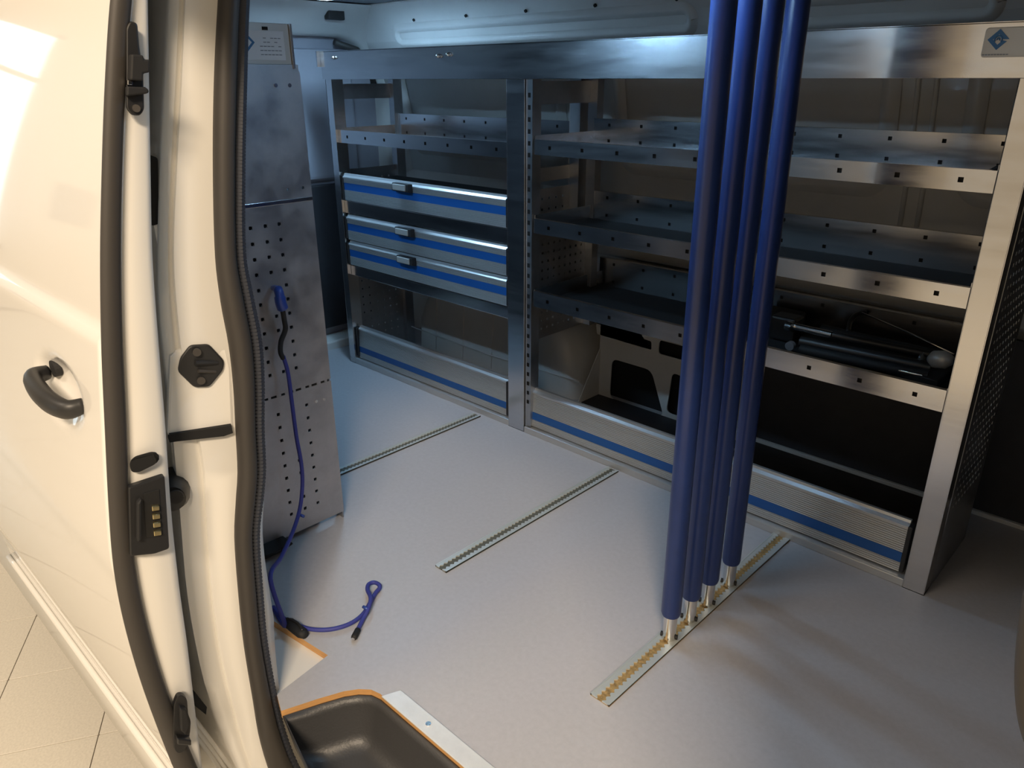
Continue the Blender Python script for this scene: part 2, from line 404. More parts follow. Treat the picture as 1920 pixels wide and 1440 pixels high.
# painted jamb between seal and sliding door
DI = [(-160, 274), (0, 277), (300, 282), (480, 286), (640, 297), (800, 310), (960, 321), (1100, 336), (1200, 350), (1300, 362), (1400, 374), (1560, 395)]
C1 = [(-160, 350), (0, 344), (160, 337), (320, 328), (480, 322), (600, 330), (720, 345), (850, 375), (960, 385), (1100, 395), (1200, 408), (1300, 430), (1440, 470), (1560, 530)]
C2 = [(-160, 328), (0, 322), (160, 313), (320, 305), (480, 301), (600, 304), (720, 318), (850, 330), (960, 340), (1100, 352), (1200, 368), (1300, 392), (1440, 450), (1560, 505)]
cols = []
for fn, xx in ((lambda v: sspline(SL, v)+14, -1.066), (lambda v: sspline(SL, v)-2, -1.060), (lambda v: sspline(C1, v)+6, -1.072), (lambda v: sspline(C1, v), -1.082),
               (lambda v: sspline(C1, v)*.6+sspline(C2, v)*.4, -1.078), (lambda v: sspline(C2, v), -1.086), (lambda v: sspline(C2, v)-6, -1.12), (lambda v: sspline(DI, v)-40, -1.20)):
    cols.append([at(fn(v), v, x=xx) for v in vs_[::2]])
near(MB().loft(cols, closed=False), 'pillar_jamb', M['jamb'], smooth=True, solid=.003, auto=70)
# raised upper jamb plate that ends in a shelf above the roller pocket
pl = []
for u, v in ((318, 668), (330, 655), (426, 652), (434, 690), (438, 800), (434, 806), (318, 820), (313, 812)):
    pl.append(at(u, v, x=-1.076+(u-313)/125*.02))
jp = near(MB().prism(pl, (-.02, .006, 0)), 'jamb_plate', M['jamb'], bevel=.004)
near(MB().prism([at(u, v, x=-1.070+(u-313)/125*.022) for u, v in ((318, 815), (434, 798), (437, 812), (420, 818), (330, 828), (318, 830))], (-.02, .006, 0)), 'pocket_gap', M['hole'])
# six sided black striker cover
hexa = rpoly([(338, 672), (356, 648), (392, 646), (421, 677), (419, 694), (393, 726), (364, 727), (333, 697)], 7, 3)
sk = near(MB().prism([at(u, v, x=-1.071+(u-313)/125*.02) for u, v in hexa], (-.006, .002, 0)), 'striker_cover', M['black'], bevel=.002)
def striker(mb, name, m, **k): return near(mb, name, m, sk, **k)
a, b = at(366, 681, x=-1.058), at(408, 680, x=-1.058)
near(MB().tube([a, b], .004, 8), 'striker_bar', M['matte_black'])
near(MB().tube([at(372, 696, x=-1.058), at(404, 697, x=-1.058)], .003, 8), 'striker_bar', M['rubber'])
for u, v in ((369, 660), (377, 713)):
    p = at(u, v, x=-1.058); near(MB().cyl(p, p+Vector((.003, -.001, 0)), .006, 12), 'striker_screw', M['rubber'])
# dark slot high on the jamb
near(MB().prism([at(u, v, x=-1.098) for u, v in rpoly([(280, 290), (296, 296), (298, 420), (284, 424)], 5, 3)], (-.004, 0, 0)), 'jamb_slot', M['hole'])
# black roller stub beside the contact block
p = at(322, 928, x=-1.075); near(MB().tube([p+Vector((-.04, .02, 0)), p, p+Vector((.012, -.006, 0))], [.026, .026, .021], 16), 'roller_stub', M['black'], smooth=True, auto=40)
q = at(330, 930, x=-1.055); near(MB().cyl(q, q+Vector((.004, -.002, 0)), .011, 14), 'roller_bush', M['matte_black'])
# lower hinge rail pocket (between door and body)
near(MB().prism([at(u, v, x=-1.07) for u, v in ((366, 1298), (388, 1326), (386, 1340), (364, 1322))], (-.01, 0, 0)), 'rail_pocket', M['hole'])
for k in range(3):
    near(MB().tube([at(362-3*k, 1345+10*k, x=-1.10), at(400-3*k, 1395+10*k, x=-1.10), at(440-4*k, 1450+10*k, x=-1.10)], .004, 8), 'guide_rail', M['jamb'], smooth=True)
# inner flange of the pillar
c0, c1 = [], []
for v in range(940, 1320, 20):
    r = sspline(SR, v); wv = interp([(940, 3), (1050, 9), (1160, 18), (1300, 8)], v)
    c0.append(at(r-4, v, x=-1.072)); c1.append(at(r+wv, v, x=-1.085))
near(MB().loft([c0, c1], closed=False), 'inner_flange', M['jamb'], smooth=True, solid=.003)
near(MB().box(-1.30, -1.10, .42, .46, -.02, .9), 'inner_pillar', M['jamb'])
# closed body side behind the pillar, and the header above the opening
near(MB().loft([cols[-1], [p+Vector((-.03, .002, 0)) for p in cols[-1]], [p+Vector((-1.5, .002, 0)) for p in cols[-1]]], closed=False), 'side_panel', M['jamb'], smooth=True, solid=.003)
near(MB().box(-2.64, -1.30, .560, .572, 0, 1.285), 'unseen_dark_board', M['board'])  # unseen dark board, added to darken reflections in the top tray
near(MB().box(-2.70, .63, .30, .46, 1.285, 1.40), 'header_rail', M['jamb'], bevel=.01)
near(MB().box(.035, .63, .30, .47, -.35, 1.34), 'front_pillar', M['jamb'], bevel=.02)
near(MB().box(-1.15, .63, .22, .30, -.50, -.30), 'sill_outer', M['jamb'], bevel=.01)
fs = [at(u, v, y=.455) for u, v in ((2082, 800), (2022, 940), (1984, 1060), (1960, 1180), (1951, 1290), (1961, 1370), (1996, 1440), (2050, 1500))]
near(MB().tube(catmull(fs, 6), .013, 12, ref=(1, 0, 0)), 'front_door_seal', M['rubber'], smooth=True)

# ---- sliding door, slid back along the body
dr = empty('door_1', (-1.0, .28, -.15)); tag(dr, kind='structure')
def door(mb, name, m, par=None, **k):
    o = mb.build(name, m, None, **k); o.parent = dr if par is None else par
    o.matrix_parent_inverse = Matrix.Translation((1.0, -.28, .15)); return o
XD = -1.0
TL = [(-160, 232), (0, 210), (160, 199), (320, 193), (480, 190), (640, 192), (800, 199), (960, 207), (1060, 216), (1150, 233), (1250, 261), (1340, 293), (1440, 334), (1560, 390)]
TR = [(-160, 262), (0, 244), (160, 233), (320, 227), (480, 225), (640, 228), (800, 235), (960, 240), (1060, 250), (1150, 266), (1250, 292), (1340, 322), (1440, 362), (1560, 415)]
st = []; eo = []; ei = []; yz = []
for v in vs_:
    l, r = sspline(TL, v), sspline(TR, v)
    a, b = at(l, v, x=XD), at(r, v, x=XD); st.append(((a+b)/2, (b-a).length*.56)); eo.append(at(r-10, v, x=XD-.004)); ei.append(at(sspline(DI, v), v, x=XD-.012))
    p = at(l+6, v, x=XD); yz.append((p.z, p.y))
yz = sorted(yz); yz = yz[::6]
door(MB().tube([p for p, r in st], [r for p, r in st], 14, ref=(1, 0, 0), flat=.6), 'edge_seal', M['rubber'], smooth=True)
mid = [a.lerp(b, .85)+Vector((.001, 0, 0)) for a, b in zip(eo, ei)]
back = [p+Vector((-.012, .004, 0)) for p in ei]; back2 = [p+Vector((-.12, .012, 0)) for p in ei]
door(MB().loft([eo, mid, ei, back, back2], closed=False), 'edge_face', M['jamb'], smooth=True, solid=.003, auto=60)
HX, HZ = -1.185, .628
ZB = -.185
def skin_y(x, z):
    zz = max(z, yz[0][0])
    y = sspline(yz, zz)
    if z < .03: y += .10*(max(0, .03-z))**1.3
    y += (x-XD)*-.006*0
    # body crease
    t = (z-.745)/.007; y += .013/(1+math.exp(max(-40, min(40, -t*2.2))))
    t = (z-.40)/.02; y += -.004/(1+math.exp(-t*2.0))
    # handle bowl
    e = ((x-HX)/.105)**2+((z-HZ)/.052)**2
    if e < 1: y += .030*(1-e)**1.3
    return y
NX, NZ = 110, 240
g = []
for i in range(NX+1):
    t = i/NX; x = XD-.002-1.25*(t**1.35)
    g.append([Vector((x, skin_y(x, ZB+(1.52-ZB)*j/NZ)+(.010*max(0, 1-(XD-.002-x)/.012)), ZB+(1.52-ZB)*j/NZ)) for j in range(NZ+1)])
ds = door(MB().loft(g, closed=False), 'outer_skin', M['paint'], smooth=True, solid=-.004)
low = [Vector((x, skin_y(x, ZB)-.005, ZB-.003)) for x in [XD-.01-1.238*k/20 for k in range(21)]]
door(MB().tube(low, .0075, 12), 'bottom_hem', M['paint'], smooth=True)
# handle: bowed grip over the bowl
hy = skin_y(HX-.13, HZ)
hp = catmull([(HX-.070, hy+.008, HZ+.008), (HX-.060, hy-.014, HZ+.008), (HX-.025, hy-.020, HZ+.002), (HX+.025, hy-.020, HZ-.004), (HX+.062, hy-.010, HZ-.008), (HX+.072, hy+.010, HZ-.005)], 6)
hn = len(hp)
hd = door(MB().tube(hp, [.009+.005*math.sin(math.pi*k/(hn-1)) for k in range(hn)], 14, flat=1.25), 'handle', M['black'], smooth=True)
door(MB().cyl((HX-.055, skin_y(HX-.055, HZ)+.002, HZ+.016), (HX-.055, skin_y(HX-.055, HZ)-.008, HZ+.016), .013, 18), 'lock_cylinder', M['matte_black'])
# hardware on the leading edge
XE = XD+.001
def eplate(uv, name, m, d=.006, x=XE, par=None, bev=.002): return door(MB().prism([at(u, v, x=x) for u, v in uv], (d, -.002, 0)), name, m, par, bevel=bev)
la = eplate(rpoly([(236, 52), (243, 39), (257, 44), (261, 90), (268, 130), (270, 205), (262, 217), (246, 216), (236, 203)], 6, 3), 'latch', M['black'])
eplate([(240, 102), (262, 104), (264, 112), (274, 112), (274, 136), (262, 138), (262, 152), (238, 150)], 'latch_body', M['matte_black'], .016, XE+.004)
eplate([(234, 162), (268, 163), (275, 168), (275, 174), (268, 176), (234, 180)], 'latch_lever', M['matte_black'], .012, XE+.004)
eplate([(236, 150), (247, 152), (246, 160), (236, 159)], 'latch_spring', M['chrome'], .010, XE+.004, bev=.001)
p = at(255, 203, x=XE+.006); door(MB().cyl(p, p+Vector((.004, -.001, 0)), .0045, 14), 'latch_screw', M['rubber'])
eplate(rpoly([(244, 866), (251, 856), (286, 846), (297, 850), (299, 860), (294, 868), (262, 884), (248, 884)], 7, 3), 'drain_plug', M['hole'], .002)
cb = eplate(rpoly([(237, 908), (305, 886), (314, 1022), (285, 1032), (240, 1036)], 5, 3), 'contact_block', M['black'], .012)
eplate([(254, 938), (262, 930), (262, 1006), (254, 1010)], 'contact_guide', M['matte_black'], .012, XE+.010)
eplate([(270, 924), (300, 916), (306, 1002), (276, 1008)], 'contact_pocket', M['hole'], .002, XE+.0115)
for k in range(4):
    v = 946+15.5*k; u = 284+1.2*k
    eplate([(u, v), (u+14, v-1), (u+14.6, v+7), (u+.6, v+9)], 'contact', M['gold'], .006, XE+.013, bev=.001)
lc = eplate(rpoly([(324, 1312), (330, 1298), (340, 1296), (348, 1304), (350, 1332), (355, 1344), (354, 1362), (351, 1385), (342, 1402), (330, 1406), (323, 1396), (322, 1350)], 5, 3), 'lower_latch', M['black'], .010)
eplate([(334, 1320), (346, 1322), (352, 1350), (344, 1370), (336, 1362)], 'lower_latch_body', M['matte_black'], .012, XE+.008)
eplate([(328, 1374), (354, 1378), (354, 1388), (328, 1386)], 'lower_latch_lever', M['black'], .014, XE+.008)

# ---- showroom around the van: tiled floor, end wall with daylight window
ZG = -.57
gf = MB().box(-9, 6, -7, 5, ZG-.02, ZG-.004).build('showroom_floor', M['grout']); tag(gf, kind='structure')
n1 = Vector((.867, -.497, 0)).normalized(); n2 = Vector((n1.y*-1, n1.x, 0))
A1 = at(68, 1155, z=ZG); S = .2935
tm = MB().loft([[Vector((a, b, -.012)) for a, b in rrect(.0012, S-.0012, .0012, S-.0012, .002, 1)], [Vector((a, b, -.0006)) for a, b in rrect(.0012, S-.0012, .0012, S-.0012, .002, 1)], [Vector((a, b, 0)) for a, b in rrect(.002, S-.002, .002, S-.002, .002, 1)]], cap=True)
t0 = tm.build('tile', M['tile']); t0.parent = gf
def inside(c): return -4.4 < c.x < .4 and -1.3 < c.y < 1.1
ang = math.atan2(n1.y, n1.x); first = True; placed = []
for i in range(-30, 31):
    for j in range(-30, 31):
        p = A1+n1*(i*S)+n2*(j*S); c = p+(n1+n2)*(S/2)
        if inside(c): placed.append((p, c))
placed.sort(key=lambda q: (q[1]-Vector((-1.9, .2, ZG))).length)
for k, (p, c) in enumerate(placed[:220]):
    o = t0 if k == 0 else t0.copy()
    if k: COL.objects.link(o); o.parent = gf
    o.location = p; o.rotation_euler = (0, 0, ang)
far_t = MB()
kept = {(round(p.x, 3), round(p.y, 3)) for p, c in placed[:220]}
for i in range(-45, 46):
    for j in range(-45, 46):
        p = A1+n1*(i*S)+n2*(j*S); c = p+(n1+n2)*(S/2)
        if -8.8 < c.x < 5.5 and -6.8 < c.y < 4.5 and (round(p.x, 3), round(p.y, 3)) not in kept:
            far_t.add([p+n1*.0015+n2*.0015, p+n1*(S-.0015)+n2*.0015, p+n1*(S-.0015)+n2*(S-.0015), p+n1*.0015+n2*(S-.0015)], [(0, 1, 2, 3)])
ft = far_t.build('far_tiles', M['tile'], gf); tag(ft, kind='stuff')
ew = MB().box(-9.1, -9, -7, 5, ZG, 3.8).build('wall_showroom', M['wallp']); tag(ew, kind='structure')
def window(name, loc, axis, a0, a1, z0, z1, n, transom=None):
    """daylight window set in a showroom wall; axis 'y' = in the end wall, 'x' = in the wall behind the camera"""
    wn = empty(name, loc); tag(wn, kind='structure')
    def put(mb, nm, m):
        o = mb.build(nm, m); o.parent = wn; o.matrix_parent_inverse = Matrix.Translation(-Vector(loc)); return o
    def bx(mb, p0, p1, d0, d1, q0, q1):
        return mb.box(loc[0]+d0, loc[0]+d1, p0, p1, q0, q1) if axis == 'y' else mb.box(p0, p1, loc[1]+d0, loc[1]+d1, q0, q1)
    wd = (a1-a0)/n
    for k in range(n):
        put(bx(MB(), a0+wd*k+.06, a0+wd*(k+1)-.06, .01, .02, z0+.06, z1-.06), 'pane', M['daylight'])
    fr = MB()
    for k in range(n+1): bx(fr, a0+wd*k-.06, a0+wd*k+.06, 0, .06, z0, z1)
    bx(fr, a0, a1, 0, .06, z0-.04, z0+.06); bx(fr, a0, a1, 0, .06, z1-.06, z1+.04)
    if transom: bx(fr, a0, a1, 0, .05, transom-.03, transom+.03)
    put(fr, 'window_frame', M['wallp'])
window('window_1', (-8.99, -.9, .1), 'y', -1.62, .10, .10, 2.65, 2, 2.05)
o = MB().box(-8.998, -8.96, -2.42, -2.02, .62, 1.05).build('notice_board', M['grout']); o.parent = ew
ew2 = MB().box(-9, 6, -7.1, -7.0, ZG, 3.8).build('wall_showroom_side', M['wallp']); tag(ew2, kind='structure')
window('window_2', (-4.1, -6.99, -.3), 'x', -4.95, -3.25, -.30, 2.3, 3)

# ================================================================ THE RACKS
YR = 1.608
G_, A_ = M['galv'], M['alu']
def tray(root, name, x0, x1, zb, zt, zback, yb, m):
    """folded sheet tray: perforated front lip, base, perforated back lip with two hole rows"""
    hs = .0095; n = int((x1-x0)/.105)
    holes = [((k+.5)*(x1-x0)/n, (zt-zb)*.5) for k in range(n)]
    t = empty_part(name, root)
    mb = MB().sheet((x0, YR, zb), (1, 0, 0), (0, 0, 1), x1-x0, zt-zb, holes, hs)
    part(mb, 'front_lip', m, t, solid=.0015)
    part(MB().box(x0, x1, YR+.006, YR+.0075, zb+.004, zt-.004), 'lip_shade_backing', M['matte_black'], t)  # black sheet painting shade into the front lip holes
    part(MB().box(x0, x1, YR-.0006, YR+.010, zt-.0012, zt), 'lip_fold', m, t)
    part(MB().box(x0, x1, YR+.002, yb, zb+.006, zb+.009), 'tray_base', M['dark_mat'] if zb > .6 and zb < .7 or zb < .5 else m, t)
    hb = [((k+.5)*(x1-x0)/n, q) for k in range(n) for q in (.024, zback-zb-.016)]
    part(MB().sheet((x0, yb, zb), (1, 0, 0), (0, 0, 1), x1-x0, zback-zb, hb, hs*.9), 'back_lip', m, t, solid=.0015)
    part(MB().box(x0, x1, yb+.005, yb+.0065, zb+.004, zback-.004), 'back_shade_backing', M['matte_black'], t)  # same painted shade behind the back lip holes
    part(MB().box(x0, x1, yb-.003, yb+.012, zback-.002, zback+.001), 'back_fold', m, t)
    ns = 2
    for xx, nm in ((x0, 'side_lip'), (x1, 'side_lip')):
        part(MB().box(xx-.001, xx+.001, YR+.003, yb, zb+.004, zb+.05), nm, m, t)
    return t
ROOTS = {}
def part(mb, name, m, parent, **k):
    o = mb.build(name, m, None, **k); o.parent = parent
    r = parent; loc = Vector((0, 0, 0))
    while r and r.type == 'EMPTY': loc += r.location; r = r.parent
    o.matrix_parent_inverse = Matrix.Translation(-loc); return o
def empty_part(name, root):
    """a part that is itself made of pieces: its base sheet is the mesh that parents them"""
    o = bpy.data.objects.new(name, None); COL.objects.link(o); o.parent = root; o.empty_display_size = .02
    return o
def perf_post(root, x0, x1, y0, y1, z0, z1, m, name):
    """C profile post with slotted holes on the inner side"""
    mb = MB().box(x0, x1, y0, y0+.002, z0, z1).box(x0, x0+.002, y0, y1, z0, z1).box(x1-.002, x1, y0, y1, z0, z1)
    return part(mb, name, m, root, bevel=.0008)
def side_plate(root, x, y0, y1, z0, z1, m, pitch=.032):
    hs = .007; hol = []
    z = z0+.03
    while z < z1-.02:
        y = .03
        while y < y1-y0-.02: hol.append((round(y, 4), round(z-z0, 4))); y += pitch
        z += pitch
    part(MB().sheet((x, y0, z0), (0, 1, 0), (0, 0, 1), y1-y0, z1-z0, hol, hs), 'side_plate', m, root, solid=.0015)
def ridged_front(root, name, x0, x1, z0, z1, y, stripe, m, lip=True, lean=0.0, d=.014):
    """extruded aluminium front with fine horizontal ridges, blue insert and top lip"""
    P = []
    n = max(4, int((z1-z0-.012)/.0052)); s0, s1 = stripe
    z = z0; P.append((y, z0))
    while z < z1-.020:
        if z+.0052 > s0 and z < s1: z = s1; P += [(y, s0), (y+.0015, s0), (y+.0015, s1), (y, s1)]; continue
        P += [(y, z+.0034), (y+.0016, z+.0040), (y+.0016, z+.0048), (y, z+.0052)]; z += .0052
    P += [(y, z1-.018), (y-.003, z1-.016), (y-.003, z1-.012), (y+.004, z1-.006), (y+.006, z1)]
    P += [(y+d, z1), (y+d, z0)]
    f = lambda yy, zz: yy+lean*(zz-z0)
    mb = MB().prism([(x0, f(a, b), b) for a, b in P], (x1-x0, 0, 0))
    fo = part(mb, name, m, root)
    so = part(MB().box(x0+.001, x1-.001, y+lean*(s0-z0)+.0004, y+.004+lean*(s0-z0), s0+.0006, s1-.0006), 'blue_insert', M['blue'], fo)
    for xx in (x0, x1):
        sgn = -1 if xx == x0 else 1
        part(MB().box(min(xx, xx+sgn*.010), max(xx, xx+sgn*.010), y-.003, y+d+.006, z0+.002, z1-.008), 'end_cap', M['black'], fo, bevel=.002)
    return fo

XL0, XL1, XM0, XM1, XR0, XR1 = -2.432, -2.398, -1.553, -1.486, -.336, -.292
# ---- left bay: drawers over an open bin
dk = empty('drawer_rack', (-2.0, 1.75, 0)); tag(dk, 'aluminium rack bay with three blue-striped drawers over an open bin', 'rack')
perf_post(dk, XL0, XL1, YR-.012, YR+.035, 0, 1.045, A_, 'front_post')
perf_post(dk, XM0, XM1, YR-.012, YR+.035, 0, 1.045, A_, 'front_post')
perf_post(dk, -2.425, -2.395, 1.86, 1.90, 0, 1.045, G_, 'rear_post')
perf_post(dk, -1.545, -1.505, 1.86, 1.90, .30, 1.045, G_, 'rear_post')
side_plate(dk, -2.415, YR+.03, 1.86, .0, .74, G_); side_plate(dk, -1.540, YR+.03, 1.86, .36, .74, G_)
part(MB().box(-1.545, -1.541, YR+.03, 1.87, .76, .80), 'side_brace', G_, dk); part(MB().box(-2.42, -2.416, YR+.03, 1.87, .98, 1.03), 'side_brace', G_, dk)
tray(dk, 'tray', XL1, XM0, .836, .879, .925, 1.875, A_)
for zt, zb in ((.731, .637), (.585, .493), (.488, .398)):
    d = ridged_front(dk, 'drawer', XL1+.012, XM0-.012, zb, zt, YR-.004, (zt-.058, zt-.032), M['alu_ridge'])
    x = -2.005
    part(MB().box(-2.395, -1.560, YR+.008, 1.855, zb+.004, zt-.012) if zt < .7 else MB().box(-2.395, -1.560, YR+.008, 1.855, zb+.004, zt-.030), 'drawer_body', M['dark_mat'], d)
    h = part(MB().prism([(-2.075, YR-.006, zt-.004), (-2.075, YR-.026, zt-.003), (-2.075, YR-.028, zt-.029), (-2.075, YR-.006, zt-.034)], (.085, 0, 0)), 'handle', M['matte_black'], d, bevel=.003)
    part(MB().box(-2.066, -2.000, YR-.032, YR-.027, zt-.026, zt-.006), 'handle_face', M['plate'], d, bevel=.002)
part(MB().box(XL1, XM0, YR, YR+.004, .589, .634), 'blank_front', A_, dk, bevel=.001)
part(MB().box(XL1, XM0, YR+.004, YR+.030, .355, .392), 'cross_bar', A_, dk, bevel=.002)
part(MB().box(XL1, XM0, YR+.004, YR+.030, .720, .722), 'cabinet_edge', A_, dk)
ridged_front(dk, 'bin_flap', XL1+.012, XM0-.022, .024, .153, YR+.002, (.046, .070), M['alu_ridge'], lean=.06)
part(MB().box(XL0, XM0, YR-.012, YR+.05, 0.0, .020), 'base_profile', M['alu_ridge'], dk, bevel=.002)
# ---- right bay: three trays over an open bin
sr = empty('shelf_rack', (-.9, 1.75, 0)); tag(sr, 'open aluminium rack bay with three perforated shelves beside the drawer bay', 'rack')
pr = perf_post(sr, XR0, XR1, YR-.014, YR+.035, 0, 1.045, A_, 'front_post')
perf_post(sr, -1.484, -1.462, YR-.006, YR+.03, .02, 1.045, G_, 'slotted_post')
for k in range(30):
    z = .10+.031*k; part(MB().box(-1.478, -1.469, YR-.0066, YR-.0058, z, z+.012), 'post_slot', M['hole'], sr)
perf_post(sr, -1.484, -1.450, 1.87, 1.90, .30, 1.045, G_, 'rear_post'); perf_post(sr, -.335, -.297, 1.87, 1.90, 0, 1.045, G_, 'rear_post')
side_plate(sr, -1.480, YR+.03, 1.90, .30, .63, G_, .026)
side_plate(sr, XR1-.001, YR+.03, 1.90, .16, 1.045, G_, .022); part(MB().box(XR1-.0015, XR1, YR+.03, 1.90, 0, .16), 'end_panel', G_, sr)
part(MB().box(-1.480, -1.476, YR+.03, 1.87, .98, 1.04), 'side_brace', G_, sr)
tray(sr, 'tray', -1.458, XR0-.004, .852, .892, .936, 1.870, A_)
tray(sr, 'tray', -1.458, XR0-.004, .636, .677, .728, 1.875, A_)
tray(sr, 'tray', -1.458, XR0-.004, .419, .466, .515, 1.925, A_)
ridged_front(sr, 'bin_flap', XM1+.014, XR0-.018, .024, .150, YR+.002, (.046, .072), M['alu_ridge'], lean=.06)
part(MB().box(-.93, -.345, YR+.06, 2.03, .0008, .004), 'bin_mat', M['bin_mat'], sr)
part(MB().box(XM1+.003, XR0, YR-.014, YR+.05, 0.0, .020), 'base_profile', M['alu_ridge'], sr, bevel=.002)
part(MB().prism([(XR0-.03, YR+.02, .886), (XR0-.004, YR+.02, .905), (XR0-.004, YR+.02, .872)], (0, .03, 0)), 'corner_clip', M['matte_black'], sr, bevel=.003)
part(MB().box(-.95, -.935, 1.866, 1.869, .645, .722), 'strap', M['matte_black'], sr)
# ---- long tray on top of both bays
tt = empty('top_tray', (-1.3, 1.75, 1.045)); tag(tt, 'long bright metal tray capping both rack bays below the roof', 'tray')
part(MB().box(-2.445, -.20, YR-.016, YR-.0135, 1.0455, 1.134), 'front_panel', A_, tt, bevel=.0008)
part(MB().box(-2.445, -.20, YR-.016, YR+.010, 1.132, 1.1345), 'top_fold', A_, tt)
part(MB().box(-2.445, -.20, YR-.012, 1.90, 1.0455, 1.049), 'tray_base', A_, tt)
part(MB().box(-2.445, -.20, 1.895, 1.90, 1.049, 1.12), 'back_panel', A_, tt)
part(MB().box(-2.452, -2.446, YR-.030, 1.88, 1.085, 1.136), 'end_plate', A_, tt)
for u, v in ((627, 108), (824, 105), (843, 102)):
    p = at(u, v, y=YR-.016); part(MB().tube([p, p+Vector((0, -.006, 0)), p+Vector((0, -.012, -.001))], [.006, .006, .003], 12), 'bolt', M['chrome'], tt, smooth=True)
# maker's plate with emblem
p0, p1 = at(1838, 108, y=YR-.016), at(1852, 52, y=YR-.016)
NP = part(MB().loft([[Vector((a, YR-.0162, b)) for a, b in rrect(p0.x, -.245, p0.z, p1.z, .005, 3)], [Vector((a, YR-.0178, b)) for a, b in rrect(p0.x+.001, -.246, p0.z+.001, p1.z-.001, .004, 3)]], cap=True), 'maker_plate', M['plate'], tt)
c = at(1872, 74, y=YR-.018); r = .0165
def logo(mb, m, nm): return part(mb, nm, m, NP)
D = [(0, 1), (1, 0), (0, -1), (-1, 0)]
lg = MB()
for k in range(4):
    a, b = D[k], D[(k+1) % 4]; s0 = 0 if k != 1 else .18
    q = [(a[0]*(1-s0)+b[0]*s0, a[1]*(1-s0)+b[1]*s0), b, (b[0]*.5, b[1]*.5), (a[0]*.5*(1-s0)+b[0]*.5*s0, a[1]*.5*(1-s0)+b[1]*.5*s0)]
    lg.prism([(c.x+i*r, YR-.0180, c.z+j*r) for i, j in q], (0, -.0006, 0))
for rad in (.34, .12):
    lg.tube([(c.x+rad*r*math.cos(math.radians(t)), YR-.0183, c.z+rad*r*math.sin(math.radians(t))) for t in range(-40, 225, 15)], .0014, 6)
logo(lg, M['ink'], 'emblem')
tx = at(1840, 103, y=YR-.018); ln = MB()
for k in range(9):
    ln.box(tx.x+.0010+.0045*k, tx.x+.0045+.0045*k, YR-.0184, YR-.0178, tx.z-.0009, tx.z+.0009)
logo(ln, M['grey_ink'], 'small_print')

# ================================================================ NEAR SIDE PANEL, RAILS, POLES, CORD, TOOL
XP = -1.475
pp = empty('perforated_panel', (XP, .80, 0)); tag(pp, 'tall scuffed galvanised end panel with rows of holes beside the door pillar', 'panel')
def pw(y, z): return (XP, y, z)
Y0, Y1 = .58, .907
secs = [(.02, .3805), (.386, .803), (.812, 1.062)]
pix = []
for (u, v) in [(469, 428), (497, 424), (523, 421), (473, 458), (500, 454), (526, 450), (477, 487), (504, 483), (530, 479), (480, 516), (507, 511), (533, 506), (484, 545), (537, 534), (487, 572), (540, 561), (491, 599), (517, 594), (543, 588), (495, 626), (521, 620), (546, 614), (498, 653), (549, 640), (502, 679), (553, 665), (505, 704), (531, 697), (556, 690)]:
    p = at(u, v, x=XP); pix.append((p.y, p.z))
ysA = [sum(q[0] for q in pix if abs(q[0]-c) < .018)/max(1, len([1 for q in pix if abs(q[0]-c) < .018])) for c in (.765, .80, .835)]
hole_mid = [(round(y-Y0, 4), round(z-secs[1][0], 4)) for y in sorted({round(q[0], 3) for q in pix}) for z in []]
def nearest(v, arr): return min(arr, key=lambda a: abs(a-v))
zr = []
for y, z in pix:
    if not zr or min(abs(z-a) for a in zr) > .012: zr.append(z)
yc = []
for y, z in pix:
    if not yc or min(abs(y-a) for a in yc) > .016: yc.append(y)
hm = sorted({(round(nearest(y, yc)-Y0, 4), round(nearest(z, zr)-secs[1][0], 4)) for y, z in pix})
part(MB().sheet((XP, Y0, secs[1][0]), (0, 1, 0), (0, 0, 1), Y1-Y0, secs[1][1]-secs[1][0], hm, .0078, octa=True), 'middle_sheet', M['galv_panel'], pp, solid=.0015)
lowh = []
for k in range(9):
    for yy in (.762, .800, .836):
        lowh.append((round(yy-Y0, 4), round(.075+.033*k-secs[0][0], 4)))
for yy, zz in ((.893, .030), (.893, .05)): pass
part(MB().sheet((XP, Y0, secs[0][0]), (0, 1, 0), (0, 0, 1), Y1-Y0, secs[0][1]-secs[0][0], lowh, .0078, octa=True), 'lower_sheet', M['galv_panel'], pp, solid=.0015)
part(MB().sheet((XP, Y0, secs[2][0]), (0, 1, 0), (0, 0, 1), Y1-Y0, secs[2][1]-secs[2][0], [(.270, .02), (.306, .02)], .006, octa=True), 'upper_sheet', M['galv_panel'], pp, solid=.0015)
part(MB().box(XP, XP+.003, Y0, Y1, .803, .812), 'fold_edge', A_, pp, bevel=.001)
part(MB().box(XP-.004, XP-.001, Y0, Y1-.008, .372, .392), 'joint_gap', M['hole'], pp)
tg = MB(); y = Y0+.1
while y < Y1-.015: tg.box(XP-.001, XP+.0012, y, y+.006+.010*random.random(), .380, .3865); y += .021
part(tg, 'joint_tabs', M['galv_panel'], pp)
part(MB().box(XP-.03, XP-.002, Y1-.003, Y1, .0, 1.062), 'edge_flange', M['galv_panel'], pp)
part(MB().box(XP-.95, XP-.035, .575, .86, .02, 1.05), 'rack_dark_filler', M['board'], pp)  # dark filler for the unseen rack, lengthened to darken reflections
for u, v, n in ((516, 160, 0), (542, 160, 0), (592, 752, 0), (607, 748, 0)):
    p = at(u, v, x=XP); part(MB().cyl(p, p+Vector((.003, 0, 0)), .004, 10), 'rivet', M['chrome'], pp)
